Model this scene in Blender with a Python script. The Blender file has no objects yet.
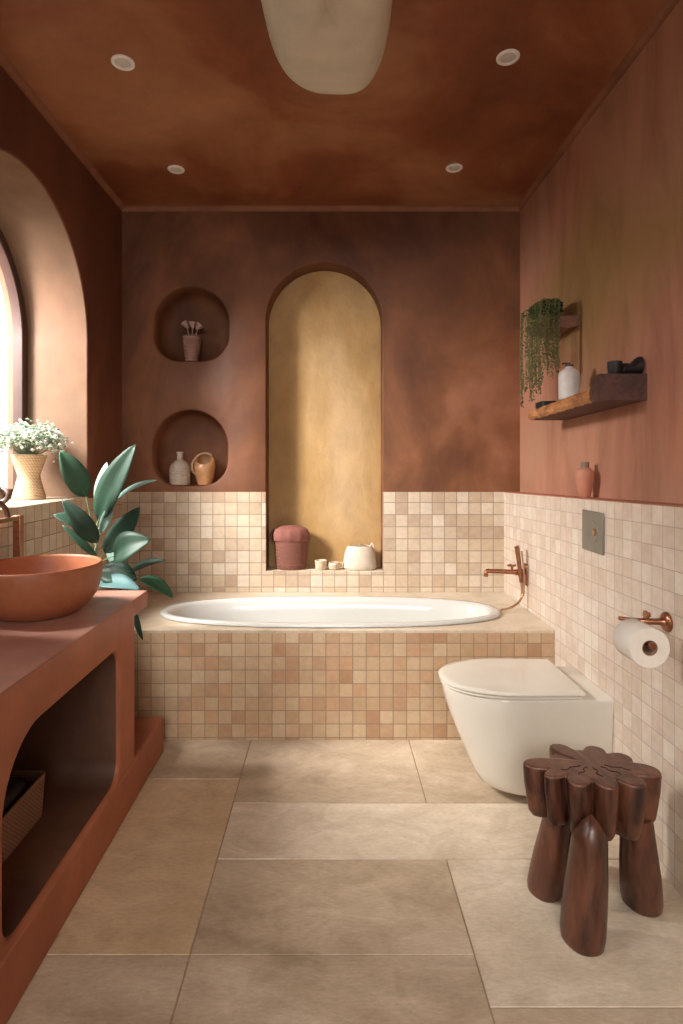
import bpy, bmesh, math, random
from mathutils import Vector, Matrix
PI = math.pi
scn = bpy.context.scene
COL = scn.collection
random.seed(7)

# ------------------------------------------------------------------ materials
def new_mat(name):
    m = bpy.data.materials.new(name); m.use_nodes = True
    nt = m.node_tree
    b = nt.nodes['Principled BSDF']
    return m, nt, b
def N(nt, t, **kw):
    n = nt.nodes.new(t)
    for k, v in kw.items():
        if k.startswith('in_'):
            n.inputs[k[3:].replace('_', ' ')].default_value = v
        else: setattr(n, k, v)
    return n
def L(nt, a, b): nt.links.new(a, b)
def ramp(nt, fac, stops):
    r = nt.nodes.new('ShaderNodeValToRGB')
    e = r.color_ramp.elements
    e[0].position = stops[0][0]; e[0].color = (*stops[0][1], 1)
    e[1].position = stops[-1][0]; e[1].color = (*stops[-1][1], 1)
    for p, c in stops[1:-1]:
        x = e.new(p); x.color = (*c, 1)
    L(nt, fac, r.inputs[0]); return r.outputs[0]
def coords(nt, scale=(1, 1, 1), loc=(0, 0, 0)):
    tc = N(nt, 'ShaderNodeTexCoord'); mp = N(nt, 'ShaderNodeMapping')
    mp.inputs['Scale'].default_value = scale; mp.inputs['Location'].default_value = loc
    L(nt, tc.outputs['Object'], mp.inputs[0]); return mp.outputs[0]
def noise(nt, vec, scale, detail=4, rough=.55, dist=0):
    n = N(nt, 'ShaderNodeTexNoise'); n.inputs['Scale'].default_value = scale
    n.inputs['Detail'].default_value = detail; n.inputs['Roughness'].default_value = rough
    n.inputs['Distortion'].default_value = dist
    L(nt, vec, n.inputs['Vector']); return n.outputs['Fac']
def bump(nt, b, h, strength=.3, dist=.01):
    n = N(nt, 'ShaderNodeBump'); n.inputs['Strength'].default_value = strength
    n.inputs['Distance'].default_value = dist
    L(nt, h, n.inputs['Height']); L(nt, n.outputs[0], b.inputs['Normal'])
def mixc(nt, f, a, c, mode='MIX'):
    m = N(nt, 'ShaderNodeMix', data_type='RGBA', blend_type=mode)
    if isinstance(f, (int, float)): m.inputs[0].default_value = f
    else: L(nt, f, m.inputs[0])
    for s, v in ((6, a), (7, c)):
        if isinstance(v, tuple): m.inputs[s].default_value = (*v, 1)
        else: L(nt, v, m.inputs[s])
    return m.outputs[2]
def math_(nt, op, a, c=None, d=None):
    m = N(nt, 'ShaderNodeMath', operation=op)
    for i, v in enumerate((a, c, d)):
        if v is None: continue
        if isinstance(v, (int, float)): m.inputs[i].default_value = v
        else: L(nt, v, m.inputs[i])
    return m.outputs[0]

def mat_plaster(name, cols, scale=1.3, rough=.62, loc=(0, 0, 0), stretch=(1, 1, .7), bstr=.25):
    m, nt, b = new_mat(name)
    v = coords(nt, stretch, loc)
    n1 = noise(nt, v, scale, 5, .55, .6)
    c = ramp(nt, n1, [(.3, cols[0]), (.46, cols[1]), (.56, cols[2]), (.7, cols[3])])
    n2 = noise(nt, v, scale*5, 6, .65, .2)
    k = ramp(nt, n2, [(.25, (.82, .82, .82)), (.75, (1.12, 1.1, 1.06))])
    c = mixc(nt, 1.0, c, k, 'MULTIPLY')
    L(nt, c, b.inputs['Base Color']); b.inputs['Roughness'].default_value = rough
    b.inputs['Specular IOR Level'].default_value = .35
    n3 = noise(nt, v, 22, 8, .6)
    bump(nt, b, math_(nt, 'ADD', math_(nt, 'MULTIPLY', n2, .8), math_(nt, 'MULTIPLY', n3, .3)), bstr, .012)
    return m

def mat_tile(name, au, av, su, sv, ou, ov, cols, grout, gw=.0016, rough=.32, seed=0, shear=0.0):
    """square mosaic tile: au/av name the object axes that run across and up the wall"""
    m, nt, b = new_mat(name)
    tc = N(nt, 'ShaderNodeTexCoord'); sp = N(nt, 'ShaderNodeSeparateXYZ')
    L(nt, tc.outputs['Object'], sp.inputs[0])
    u = math_(nt, 'DIVIDE', math_(nt, 'SUBTRACT', sp.outputs[au], ou), su)
    hh = math_(nt, 'ADD', sp.outputs[av], math_(nt, 'MULTIPLY', math_(nt, 'SUBTRACT', sp.outputs[1], 3.367), shear))
    v = math_(nt, 'DIVIDE', math_(nt, 'SUBTRACT', hh, ov), sv)
    fu = math_(nt, 'FLOOR', u); fv = math_(nt, 'FLOOR', v)
    cb = N(nt, 'ShaderNodeCombineXYZ'); L(nt, fu, cb.inputs[0]); L(nt, fv, cb.inputs[1]); cb.inputs[2].default_value = seed
    wn = N(nt, 'ShaderNodeTexWhiteNoise', noise_dimensions='3D'); L(nt, cb.outputs[0], wn.inputs['Vector'])
    k = len(cols)
    c = ramp(nt, wn.outputs['Value'], [(i/(k-1), cc) for i, cc in enumerate(cols)])
    n = noise(nt, coords(nt), 28, 6, .7)
    c = mixc(nt, 1.0, c, ramp(nt, n, [(.25, (.84, .82, .8)), (.75, (1.1, 1.1, 1.1))]), 'MULTIPLY')
    def edge(x, s):
        f = math_(nt, 'FRACT', x)
        d = math_(nt, 'MINIMUM', f, math_(nt, 'SUBTRACT', 1.0, f))
        return math_(nt, 'MULTIPLY', d, s)
    d = math_(nt, 'MINIMUM', edge(u, su), edge(v, sv))
    mr = N(nt, 'ShaderNodeMapRange', interpolation_type='SMOOTHSTEP')
    L(nt, d, mr.inputs[0]); mr.inputs[1].default_value = gw*.55; mr.inputs[2].default_value = gw*1.5
    c = mixc(nt, mr.outputs[0], grout, c)
    L(nt, c, b.inputs['Base Color'])
    L(nt, math_(nt, 'ADD', math_(nt, 'MULTIPLY', mr.outputs[0], rough-.85), .85), b.inputs['Roughness'])
    h = math_(nt, 'ADD', mr.outputs[0], math_(nt, 'MULTIPLY', wn.outputs['Value'], .35))
    h = math_(nt, 'ADD', h, math_(nt, 'MULTIPLY', n, .5))
    bump(nt, b, h, .35, .003)
    return m

def mat_simple(name, col, rough=.5, metal=0, nscale=0, namp=.15, bstr=0, spec=.5, stretch=(1, 1, 1), coat=0):
    m, nt, b = new_mat(name)
    b.inputs['Roughness'].default_value = rough; b.inputs['Metallic'].default_value = metal
    b.inputs['Specular IOR Level'].default_value = spec
    b.inputs['Coat Weight'].default_value = coat
    s = nscale or 12
    n = noise(nt, coords(nt, stretch), s, 5, .6)
    lo = tuple(x*(1-namp) for x in col); hi = tuple(min(1, x*(1+namp)) for x in col)
    L(nt, ramp(nt, n, [(.3, lo), (.7, hi)]), b.inputs['Base Color'])
    if bstr: bump(nt, b, n, bstr, .004)
    return m
def mat_wood(name, c0, c1, scale=6, rough=.35, stretch=(1, 1, .12), bstr=.3):
    m, nt, b = new_mat(name)
    v = coords(nt, stretch)
    n = noise(nt, v, scale, 8, .65, 1.2); n2 = noise(nt, v, scale*6, 5, .6, .2)
    f = math_(nt, 'ADD', math_(nt, 'MULTIPLY', n, .65), math_(nt, 'MULTIPLY', n2, .35))
    L(nt, ramp(nt, f, [(.36, c0), (.62, c1)]), b.inputs['Base Color'])
    b.inputs['Roughness'].default_value = rough
    bump(nt, b, f, bstr, .006); return m
def mat_woven(name, c0, c1, s=90, rough=.75):
    m, nt, b = new_mat(name)
    v = coords(nt)
    w1 = N(nt, 'ShaderNodeTexWave', wave_type='BANDS', bands_direction='Z'); w1.inputs['Scale'].default_value = s
    w1.inputs['Distortion'].default_value = 1.5; L(nt, v, w1.inputs[0])
    w2 = N(nt, 'ShaderNodeTexWave', wave_type='BANDS', bands_direction='DIAGONAL'); w2.inputs['Scale'].default_value = s*.8
    w2.inputs['Distortion'].default_value = 1.5; L(nt, v, w2.inputs[0])
    f = math_(nt, 'MULTIPLY', w1.outputs['Fac'], math_(nt, 'ADD', math_(nt, 'MULTIPLY', w2.outputs['Fac'], .6), .4))
    L(nt, ramp(nt, f, [(.05, c0), (.6, c1)]), b.inputs['Base Color'])
    b.inputs['Roughness'].default_value = rough; bump(nt, b, f, .7, .004); return m
def mat_stone(name, cols, loc, rough=.55, vein=(.62, .5, .36)):
    m, nt, b = new_mat(name)
    v = coords(nt, (1, 1.6, 1), loc)
    n1 = noise(nt, v, 1.7, 7, .6, 1.4)
    c = ramp(nt, n1, [(.3, cols[0]), (.5, cols[1]), (.7, cols[2])])
    n2 = noise(nt, v, 1.8, 9, .6, 1.2)
    r = ramp(nt, n2, [(.46, (0, 0, 0)), (.5, (1, 1, 1)), (.54, (0, 0, 0))])
    c = mixc(nt, math_(nt, 'MULTIPLY', r, .22), c, vein)
    n4 = noise(nt, v, 5.5, 8, .65, 1.0)
    c = mixc(nt, 1.0, c, ramp(nt, n4, [(.3, (.80, .77, .73)), (.65, (1.06, 1.06, 1.06))]), 'MULTIPLY')
    n3 = noise(nt, coords(nt, (1, 3, 1), loc), 45, 6, .75)
    c = mixc(nt, 1.0, c, ramp(nt, n3, [(.3, (.84, .82, .79)), (.6, (1.05, 1.05, 1.05))]), 'MULTIPLY')
    L(nt, c, b.inputs['Base Color']); b.inputs['Roughness'].default_value = rough
    b.inputs['Specular IOR Level'].default_value = .35
    bump(nt, b, n3, .12, .004); return m

PL = {}
PL['back'] = mat_plaster('plaster terracotta back', [(.085, .028, .012), (.165, .062, .027), (.235, .092, .040), (.34, .145, .078)], 1.6, loc=(3.1, 0, 1.3))
PL['reveal'] = mat_plaster('plaster terracotta reveal painted lit', [(.20, .105, .065), (.22, .125, .078), (.24, .145, .09), (.23, .13, .085)], 1.2, loc=(0, 2, 0))  # same paint as the left wall, lightened to stand in for window light
PL['left'] = mat_plaster('plaster terracotta left painted shaded', [(.10, .032, .016), (.13, .045, .022), (.16, .056, .028), (.20, .07, .036)], 1.2, loc=(0, 2, 0))  # same paint as the reveal, darkened to stand in for shade
PL['ceil'] = mat_plaster('plaster burnt orange ceiling', [(.15, .045, .022), (.26, .085, .037), (.34, .145, .072), (.40, .19, .10)], 1.5, rough=.45, loc=(5.2, 1, 0), stretch=(1, 1, 1))
PL['ochre'] = mat_plaster('ochre plaster niche', [(.36, .205, .075), (.47, .29, .12), (.53, .345, .165), (.60, .41, .225)], 1.5, rough=.7, bstr=.8, loc=(1.2, 0, .4))
PL['ledge'] = mat_plaster('rose plaster ledge', [(.40, .15, .09), (.45, .18, .115), (.48, .20, .13), (.50, .22, .14)], 2)
# right wall: rose plaster with an ochre lime wash cloud
def mat_right():
    m, nt, b = new_mat('plaster rose right wall')
    v = coords(nt, (1, 1, .8), (0, .6, 0))
    n1 = noise(nt, v, 1.1, 5, .55, .8)
    c = ramp(nt, n1, [(.3, (.48, .185, .11)), (.5, (.49, .225, .145)), (.7, (.47, .25, .155))])
    sp = N(nt, 'ShaderNodeSeparateXYZ'); tc = N(nt, 'ShaderNodeTexCoord'); L(nt, tc.outputs['Object'], sp.inputs[0])
    n2 = noise(nt, coords(nt, (1, 1, .35)), 2.2, 5, .6, .7)
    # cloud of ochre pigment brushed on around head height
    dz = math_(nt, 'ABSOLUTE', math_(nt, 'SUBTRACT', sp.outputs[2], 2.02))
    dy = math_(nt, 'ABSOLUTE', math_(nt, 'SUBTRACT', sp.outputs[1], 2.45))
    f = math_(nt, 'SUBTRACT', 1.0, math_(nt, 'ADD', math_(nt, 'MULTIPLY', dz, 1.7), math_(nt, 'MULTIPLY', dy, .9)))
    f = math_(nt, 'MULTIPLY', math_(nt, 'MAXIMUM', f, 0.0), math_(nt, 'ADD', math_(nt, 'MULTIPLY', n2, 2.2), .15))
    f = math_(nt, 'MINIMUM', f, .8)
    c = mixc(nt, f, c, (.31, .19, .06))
    st = noise(nt, coords(nt, (1, 1.8, .45)), 2.2, 5, .6, .6)
    c = mixc(nt, 1.0, c, ramp(nt, st, [(.32, (.66, .60, .56)), (.56, (1.0, 1.0, 1.0))]), 'MULTIPLY')
    L(nt, c, b.inputs['Base Color']); b.inputs['Roughness'].default_value = .6
    b.inputs['Specular IOR Level'].default_value = .35
    n3 = noise(nt, v, 18, 8, .6); bump(nt, b, n3, .2, .01); return m
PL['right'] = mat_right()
PL['vanity'] = mat_plaster('vanity terracotta plaster', [(.29, .088, .040), (.33, .104, .048), (.36, .118, .056), (.38, .13, .064)], 2.2, rough=.5, bstr=.15)
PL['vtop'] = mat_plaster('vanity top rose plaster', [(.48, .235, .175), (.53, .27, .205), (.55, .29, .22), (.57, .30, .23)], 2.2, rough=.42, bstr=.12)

T_BACK = [(.50, .37, .25), (.60, .47, .34), (.66, .54, .41), (.55, .42, .29), (.70, .60, .48), (.46, .33, .23), (.62, .50, .37)]
T_BATH = [(.50, .33, .19), (.58, .42, .27), (.44, .25, .14), (.62, .47, .31), (.52, .36, .22), (.56, .34, .20), (.60, .45, .29)]
T_RIGHT = [(.66, .54, .43), (.70, .58, .48), (.62, .49, .38), (.73, .63, .53), (.66, .52, .43), (.76, .68, .58)]
GR = (.33, .25, .18)
tile_back = mat_tile('mosaic tile back', 0, 2, .0708, .0702, 1.010-.0708*.88, 1.076-.061, T_BACK, GR, .0024, seed=1)
tile_left = mat_tile('mosaic tile left', 1, 2, .0640, .0702, 0, 1.076, T_BACK, GR, .0020, seed=2)
tile_right = mat_tile('mosaic tile right', 1, 2, .0600, .0640, .02, 1.076, T_RIGHT, (.46, .375, .31), .0013, seed=3, shear=.0275)
tile_bath = mat_tile('mosaic tile bath front', 0, 2, .0605, .0605, 1.01, .495, T_BATH, (.30, .21, .14), .0018, seed=4)
stone_ledge = mat_stone('beige limestone ledge', [(.60, .49, .36), (.68, .57, .44), (.73, .63, .50)], (3, 1, 0), .3)
FL = [mat_stone('limestone slab pale', [(.64, .53, .40), (.70, .59, .46), (.75, .645, .52)], (1, 5, 0), .5),
      mat_stone('limestone slab brown', [(.42, .325, .225), (.53, .42, .305), (.63, .52, .40)], (7, 2, 0), .45, (.70, .58, .44)),
      mat_stone('limestone slab sand', [(.57, .42, .26), (.62, .465, .30), (.66, .50, .33)], (4, 8, 0), .52),
      mat_simple('floor grout', (.36, .27, .19), .9)]
ceramic = mat_simple('white ceramic', (.70, .65, .56), .12, namp=.02, coat=.3)
enamel = mat_simple('white bath enamel', (.60, .59, .55), .1, namp=.01, coat=.4)
bronze = mat_simple('aged copper bronze', (.36, .155, .085), .34, .85, 30, .3, .05)
bronze2 = mat_simple('pale brushed brass', (.48, .29, .17), .35, .8, 30, .2)
terracotta = mat_simple('basin terracotta clay', (.31, .10, .043), .5, 0, 40, .1, .1, .4)
def new_paper():
    m = mat_simple('crumpled linen paper', (.62, .585, .48), .85, 0, 7, .10, 1.0, .2, (1, 1, 2.2)); return m
paper = new_paper()
stoolwood = mat_wood('polished red brown wood', (.012, .004, .003), (.15, .052, .027), 8, .32, (1, 1, .25))
def mat_seat():
    m, nt, b = new_mat('carved stool seat wood')
    v = coords(nt, (1, 1, .25)); n = noise(nt, v, 9, 8, .65, 1.2)
    side = ramp(nt, n, [(.38, (.012, .004, .003)), (.60, (.15, .052, .027))])
    n2 = noise(nt, coords(nt, (1, .4, 1)), 18, 8, .65, 1.0)
    top = ramp(nt, n2, [(.38, (.07, .026, .017)), (.62, (.19, .08, .05))])
    sp = N(nt, 'ShaderNodeSeparateXYZ'); tc = N(nt, 'ShaderNodeTexCoord'); L(nt, tc.outputs['Object'], sp.inputs[0])
    f = math_(nt, 'GREATER_THAN', sp.outputs[2], .3945)
    L(nt, mixc(nt, f, side, top), b.inputs['Base Color']); b.inputs['Roughness'].default_value = .3
    bump(nt, b, n, .3, .006); return m
seatwood = mat_seat()
stooltop = mat_wood('polished end grain wood', (.09, .03, .017), (.26, .105, .06), 16, .35, (1, .35, 1), .5)
edgewood = mat_wood('live edge orange wood', (.20, .07, .022), (.62, .27, .09), 14, .6, (1, .5, 1), 1)
darkwood = mat_wood('dark sawn wood', (.035, .014, .010), (.11, .045, .03), 12, .6, (1, .3, 1), .5)
framewood = mat_simple('dark mauve window frame', (.075, .036, .028), .5)
grey_metal = mat_simple('grey satin metal', (.235, .215, .18), .38, .35, 30, .05)
black = mat_simple('matte black', (.012, .010, .010), .5)
def mat_leaf(name, a, c):
    m, nt, b = new_mat(name)
    n = noise(nt, coords(nt), 9, 4, .5)
    L(nt, ramp(nt, n, [(.3, a), (.7, c)]), b.inputs['Base Color'])
    b.inputs['Roughness'].default_value = .5; b.inputs['Specular IOR Level'].default_value = .3
    return m
leaf_dark = mat_leaf('rubber leaf dark green', (.014, .036, .022), (.028, .068, .040))
leaf_mid = mat_leaf('rubber leaf mid green', (.025, .08, .045), (.05, .13, .07))
leaf_pale = mat_leaf('rubber leaf pale blue green', (.17, .29, .24), (.25, .38, .31))
leaf_teal = mat_leaf('rubber leaf teal', (.09, .19, .19), (.14, .26, .26))
rib_m = mat_simple('leaf midrib', (.32, .42, .22), .5)
stem_m = mat_simple('plant stem', (.22, .26, .16), .6)
soil_m = mat_simple('soil', (.05, .03, .02), .9, 0, 60, .5, .8)

# ------------------------------------------------------------------ mesh helpers
def obj(name, bm, mats, parent=None, smooth=True, angle=35, bevel=0, seg=3, subsurf=0, solid=0, kind=None):
    bmesh.ops.recalc_face_normals(bm, faces=bm.faces)
    me = bpy.data.meshes.new(name); bm.to_mesh(me); bm.free()
    for m in (mats if isinstance(mats, (list, tuple)) else [mats]): me.materials.append(m)
    o = bpy.data.objects.new(name, me); COL.objects.link(o)
    if parent: o.parent = parent
    if smooth:
        me.polygons.foreach_set('use_smooth', [True]*len(me.polygons))
        try: me.set_sharp_from_angle(angle=math.radians(angle))
        except Exception: pass
    if solid:
        s = o.modifiers.new('solid', 'SOLIDIFY'); s.thickness = solid; s.offset = 0
    if bevel:
        s = o.modifiers.new('bevel', 'BEVEL'); s.width = bevel; s.segments = seg; s.limit_method = 'ANGLE'; s.angle_limit = math.radians(40); s.harden_normals = False
    if subsurf:
        s = o.modifiers.new('sub', 'SUBSURF'); s.levels = subsurf; s.render_levels = subsurf
    if kind: o['kind'] = kind
    return o
def thing(name, label, cat, loc=(0, 0, 0), rz=0, group=None):
    o = bpy.data.objects.new(name, None); COL.objects.link(o); o.empty_display_size = .05
    o.location = loc; o.rotation_euler = (0, 0, rz); o['label'] = label; o['category'] = cat
    if group: o['group'] = group
    return o
def tag(o, label, cat, group=None, loc=None):
    o['label'] = label; o['category'] = cat
    if group: o['group'] = group
    if loc: o.location = loc
    return o
def B(): return bmesh.new()
def box(bm, x0, x1, y0, y1, z0, z1, mi=0):
    v = [bm.verts.new((x, y, z)) for z in (z0, z1) for y in (y0, y1) for x in (x0, x1)]
    fs = []
    for q in ((0, 2, 3, 1), (4, 5, 7, 6), (0, 1, 5, 4), (2, 6, 7, 3), (0, 4, 6, 2), (1, 3, 7, 5)):
        f = bm.faces.new([v[i] for i in q]); f.material_index = mi; fs.append(f)
    return fs
def loft(bm, rings, close=True, cap0=True, cap1=True, mi=0):
    R = [[bm.verts.new(p) for p in r] for r in rings]
    n = len(R[0])
    for a, c in zip(R[:-1], R[1:]):
        for i in range(n if close else n-1):
            j = (i+1) % n
            f = bm.faces.new((a[i], a[j], c[j], c[i])); f.material_index = mi
    if cap0: f = bm.faces.new(R[0][::-1]); f.material_index = mi
    if cap1: f = bm.faces.new(R[-1]); f.material_index = mi
    return R
def lathe(bm, prof, seg=48, c=(0, 0, 0), sx=1, sy=1, mi=0, wob=None, cap0=True, cap1=True):
    rings = []
    for r, z in prof:
        r = max(r, .0004)
        rings.append([(c[0]+sx*r*math.cos(2*PI*i/seg)*(wob(2*PI*i/seg, z) if wob else 1),
                       c[1]+sy*r*math.sin(2*PI*i/seg)*(wob(2*PI*i/seg, z) if wob else 1), c[2]+z) for i in range(seg)])
    loft(bm, rings, True, cap0, cap1, mi)
def spline(pts, n=8):
    P = [Vector(p) for p in pts]; out = []
    for i in range(len(P)-1):
        p0 = P[max(i-1, 0)]; p1 = P[i]; p2 = P[i+1]; p3 = P[min(i+2, len(P)-1)]
        for k in range(n):
            t = k/n
            out.append(.5*((2*p1)+(-p0+p2)*t+(2*p0-5*p1+4*p2-p3)*t*t+(-p0+3*p1-3*p2+p3)*t**3))
    out.append(P[-1]); return out
def tube(bm, pts, r, seg=12, mi=0, sq=False):
    P = [Vector(p) for p in pts]; n = len(P)
    rr = r if isinstance(r, (list, tuple)) else [r]*n
    rings = []; up = None
    for i in range(n):
        t = (P[min(i+1, n-1)]-P[max(i-1, 0)]).normalized()
        if up is None:
            up = Vector((0, 0, 1)) if abs(t.z) < .9 else Vector((0, 1, 0))
        s = t.cross(up).normalized(); up = s.cross(t).normalized()
        rings.append([P[i]+(s*math.cos(2*PI*(k+.5)/seg)+up*math.sin(2*PI*(k+.5)/seg))*rr[i] for k in range(seg)])
    loft(bm, rings, True, True, True, mi)

# ------------------------------------------------------------------ room frame
XL, XR, XT = -1.2075, 1.103, 1.010      # left wall, right plaster wall, face of right tile band
YB, YF = 3.367, -1.5                     # back wall, wall behind the camera
ZC, ZT = 2.730, 1.076                    # ceiling, top of tiles
YT = 2.608                               # front of bath surround

KL = .0275
def zl(y): return ZT+KL*(YB-y)      # the right-hand ledge rises slightly towards the front
def arch_loop(cx, w, z0, ztop, n=24, rb=0, nb=8, flat=0):
    """closed outline (u,z): round top, optional rounded bottom corners"""
    r = w/2; zs = ztop-r
    pts = []
    if rb:
        for k in range(nb+1):
            a = PI+PI/2*k/nb; pts.append((cx-r+rb+rb*math.cos(a), z0+rb+rb*math.sin(a)))
        for k in range(nb+1):
            a = -PI/2+PI/2*k/nb; pts.append((cx+r-rb+rb*math.cos(a), z0+rb+rb*math.sin(a)))
    else:
        pts += [(cx-r, z0), (cx+r, z0)]
    for k in range(n+1):
        a = PI*k/n; pts.append((cx+r*math.cos(a), zs+r*math.sin(a)))
    return pts
def offset(loop, d):
    n = len(loop); out = []
    for i in range(n):
        a = Vector(loop[i-1]); p = Vector(loop[i]); c = Vector(loop[(i+1) % n])
        e1 = (p-a).normalized(); e2 = (c-p).normalized()
        n1 = Vector((e1.y, -e1.x)); n2 = Vector((e2.y, -e2.x))
        m = (n1+n2); m = m/max(m.length, 1e-6); s = d/max(m.dot(n1), .5)
        out.append((p.x+m.x*s, p.y+m.y*s))
    return out
def holed_plane(bm, outer, holes, place, mi=0):
    """flat wall face with holes; place(u,v,depth)->xyz; returns vert loops of the holes"""
    edges = []
    def ring(loop):
        vs = [bm.verts.new(place(u, v, 0)) for u, v in loop]
        es = [bm.edges.new((vs[i], vs[(i+1) % len(vs)])) for i in range(len(vs))]
        return vs, es
    vo, eo = ring(outer); edges += eo; hv = []
    for h in holes:
        v, e = ring(h); edges += e; hv.append(v)
    before = set(bm.faces)
    bmesh.ops.triangle_fill(bm, use_beauty=True, use_dissolve=False, edges=edges)
    for f in bm.faces:
        if f not in before: f.material_index = mi
    return vo, hv
def inset(bm, verts, loop, place, steps, mi, cap=True, capmi=None):
    """steps: (offset of outline, depth)"""
    prev = verts
    for off, dep, m in steps:
        lp = offset(loop, off) if off else loop
        cur = [bm.verts.new(place(u, v, dep)) for u, v in lp]
        for i in range(len(cur)):
            j = (i+1) % len(cur)
            f = bm.faces.new((prev[i], prev[j], cur[j], cur[i])); f.material_index = m
        prev = cur
    if cap:
        f = bm.faces.new(prev); f.material_index = capmi if capmi is not None else mi
    return prev

# ---- back wall with tall ochre niche and two small niches
tall = arch_loop(-.032, .679, .617, 2.408, 32)
n_up = arch_loop(-.8060, .436, 1.838, 2.268, 28, .15)
n_lo = arch_loop(-.8120, .436, 1.112, 1.552, 28, .15)
def pb(u, v, d): return (u, YB+d, v)
bm = B()
W = .02
outer = [(XL-W, 0), (XR+W, 0), (XR+W, ZC), (XL-W, ZC)]
lip = .010
vo, hv = holed_plane(bm, outer, [offset(tall, lip*.5), offset(n_up, lip), offset(n_lo, lip)], pb, 0)
inset(bm, hv[0], tall, pb, [(lip*.15, .0015, 0), (0, .006, 0), (0, .15, 0)], 2, True, 2)
for h, lp in ((hv[1], n_up), (hv[2], n_lo)):
    inset(bm, h, lp, pb, [(lip*.4, .003, 0), (0, .012, 0), (-.002, .11, 0), (-.006, .14, 0), (-.018, .165, 0), (-.04, .18, 0), (-.07, .187, 0)], 0, True, 0)
bmesh.ops.bisect_plane(bm, geom=bm.verts[:]+bm.edges[:]+bm.faces[:], plane_co=(0, 0, ZT), plane_no=(0, 0, 1))
for f in bm.faces:
    c = f.calc_center_median()
    if c.z < ZT and c.y < YB+.008: f.material_index = 1
    elif c.z < ZT and c.z < .63 and c.y < YB+.2: f.material_index = 1 if c.y < YB+.008 else 3
# solid backing behind everything
box(bm, XL-.03, XR+.25, YB+.20, YB+.26, -.06, ZC+.1, 0)
obj('wall_back', bm, [PL['back'], tile_back, PL['ochre'], stone_ledge], kind='structure', angle=50)

# ---- left wall with deep arched window
WY, WW = 2.330, 1.130
win = arch_loop(WY-.01, WW+.02, ZT, 2.430, 32)
def pl(u, v, d): return (XL-d, u, v)
bm = B()
W2, W2w = .35, 1.0
added_win2 = arch_loop(W2, W2w, ZT, 2.412, 24)
vo, hv = holed_plane(bm, [(YF, 0), (YB+.02, 0), (YB+.02, ZC), (YF, ZC)], [offset(win, .008), offset(added_win2, .008)], pl, 0)
for h, lp in ((hv[0], win), (hv[1], added_win2)):
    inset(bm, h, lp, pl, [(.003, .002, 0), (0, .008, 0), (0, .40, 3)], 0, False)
bmesh.ops.bisect_plane(bm, geom=bm.verts[:]+bm.edges[:]+bm.faces[:], plane_co=(0, 0, ZT-.008), plane_no=(0, 0, 1))
for f in bm.faces:
    c = f.calc_center_median()
    if c.z < ZT-.004 and c.x > XL-.004: f.material_index = 1
    elif c.z < ZT+.001 and c.x < XL-.004: f.material_index = 2
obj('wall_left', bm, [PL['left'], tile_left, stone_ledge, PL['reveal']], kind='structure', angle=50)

# ---- right wall: plaster above, thicker tiled band below with a ledge on top
bm = B()
for q, mi in (([(XR, YF, zl(YF)), (XR, YB+.02, ZT), (XR, YB+.02, ZC), (XR, YF, ZC)], 0),
              ([(XT, YF, 0), (XT, YB+.02, 0), (XT, YB+.02, ZT-.004), (XT, YF, zl(YF)-.004)], 1),
              ([(XT, YF, zl(YF)-.004), (XT, YB+.02, ZT-.004), (XT+.004, YB+.02, ZT), (XT+.004, YF, zl(YF))], 2),
              ([(XT+.004, YF, zl(YF)), (XT+.004, YB+.02, ZT), (XR, YB+.02, ZT), (XR, YF, zl(YF))], 2),
              ([(XR+.12, YF, 0), (XR+.12, YB+.02, 0), (XR+.12, YB+.02, ZC), (XR+.12, YF, ZC)], 0)):
    f = bm.faces.new([bm.verts.new(p) for p in q]); f.material_index = mi
obj('wall_right', bm, [PL['right'], tile_right, PL['ledge']], kind='structure', smooth=False)
bm = B(); FW = [(XL-.03, 0), (XR+.2, 0), (XR+.2, ZC+.05), (XL-.03, ZC+.05)]
added_win3 = [(-.95, .35), (.95, .35), (.95, 2.50), (-.95, 2.50)]
def pf(u, v, d): return (u, YF-d, v)
vo, hv = holed_plane(bm, FW, [added_win3], pf)
inset(bm, hv[0], added_win3, pf, [(0, .25, 0)], 0, False)
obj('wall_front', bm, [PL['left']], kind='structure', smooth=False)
bm = B(); box(bm, XL-.03, XR+.2, YF-.03, YB+.26, ZC, ZC+.1)
obj('ceiling', bm, [PL['ceil']], kind='structure', smooth=False)
# rounded plaster cove where the walls meet the ceiling
PL['cove'] = mat_plaster('rose plaster cove', [(.18, .07, .038), (.26, .11, .06), (.30, .13, .075), (.24, .10, .06)], 2)
def cove(name, p0, p1, nrm, mat):
    mat = PL['cove']; bm = B(); r = .026; a = Vector(p0); c = Vector(p1); nv = Vector(nrm)
    rings = []
    for k in range(9):
        t = PI/2*k/8
        off = nv*(r-r*math.cos(t)) + Vector((0, 0, -r+r*math.sin(t)))
        rings.append((a+off, c+off))
    R = [(bm.verts.new(x), bm.verts.new(y)) for x, y in rings]
    for u, v in zip(R[:-1], R[1:]): bm.faces.new((u[0], u[1], v[1], v[0]))
    obj(name, bm, mat, kind='structure', angle=80)
cove('trim_1', (XL, YB, ZC), (XR, YB, ZC), (0, -1, 0), PL['ceil'])
cove('trim_2', (XR, YF, ZC), (XR, YB, ZC), (-1, 0, 0), PL['ceil'])
cove('trim_3', (XL, YF, ZC), (XL, YB, ZC), (1, 0, 0), PL['ceil'])

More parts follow.
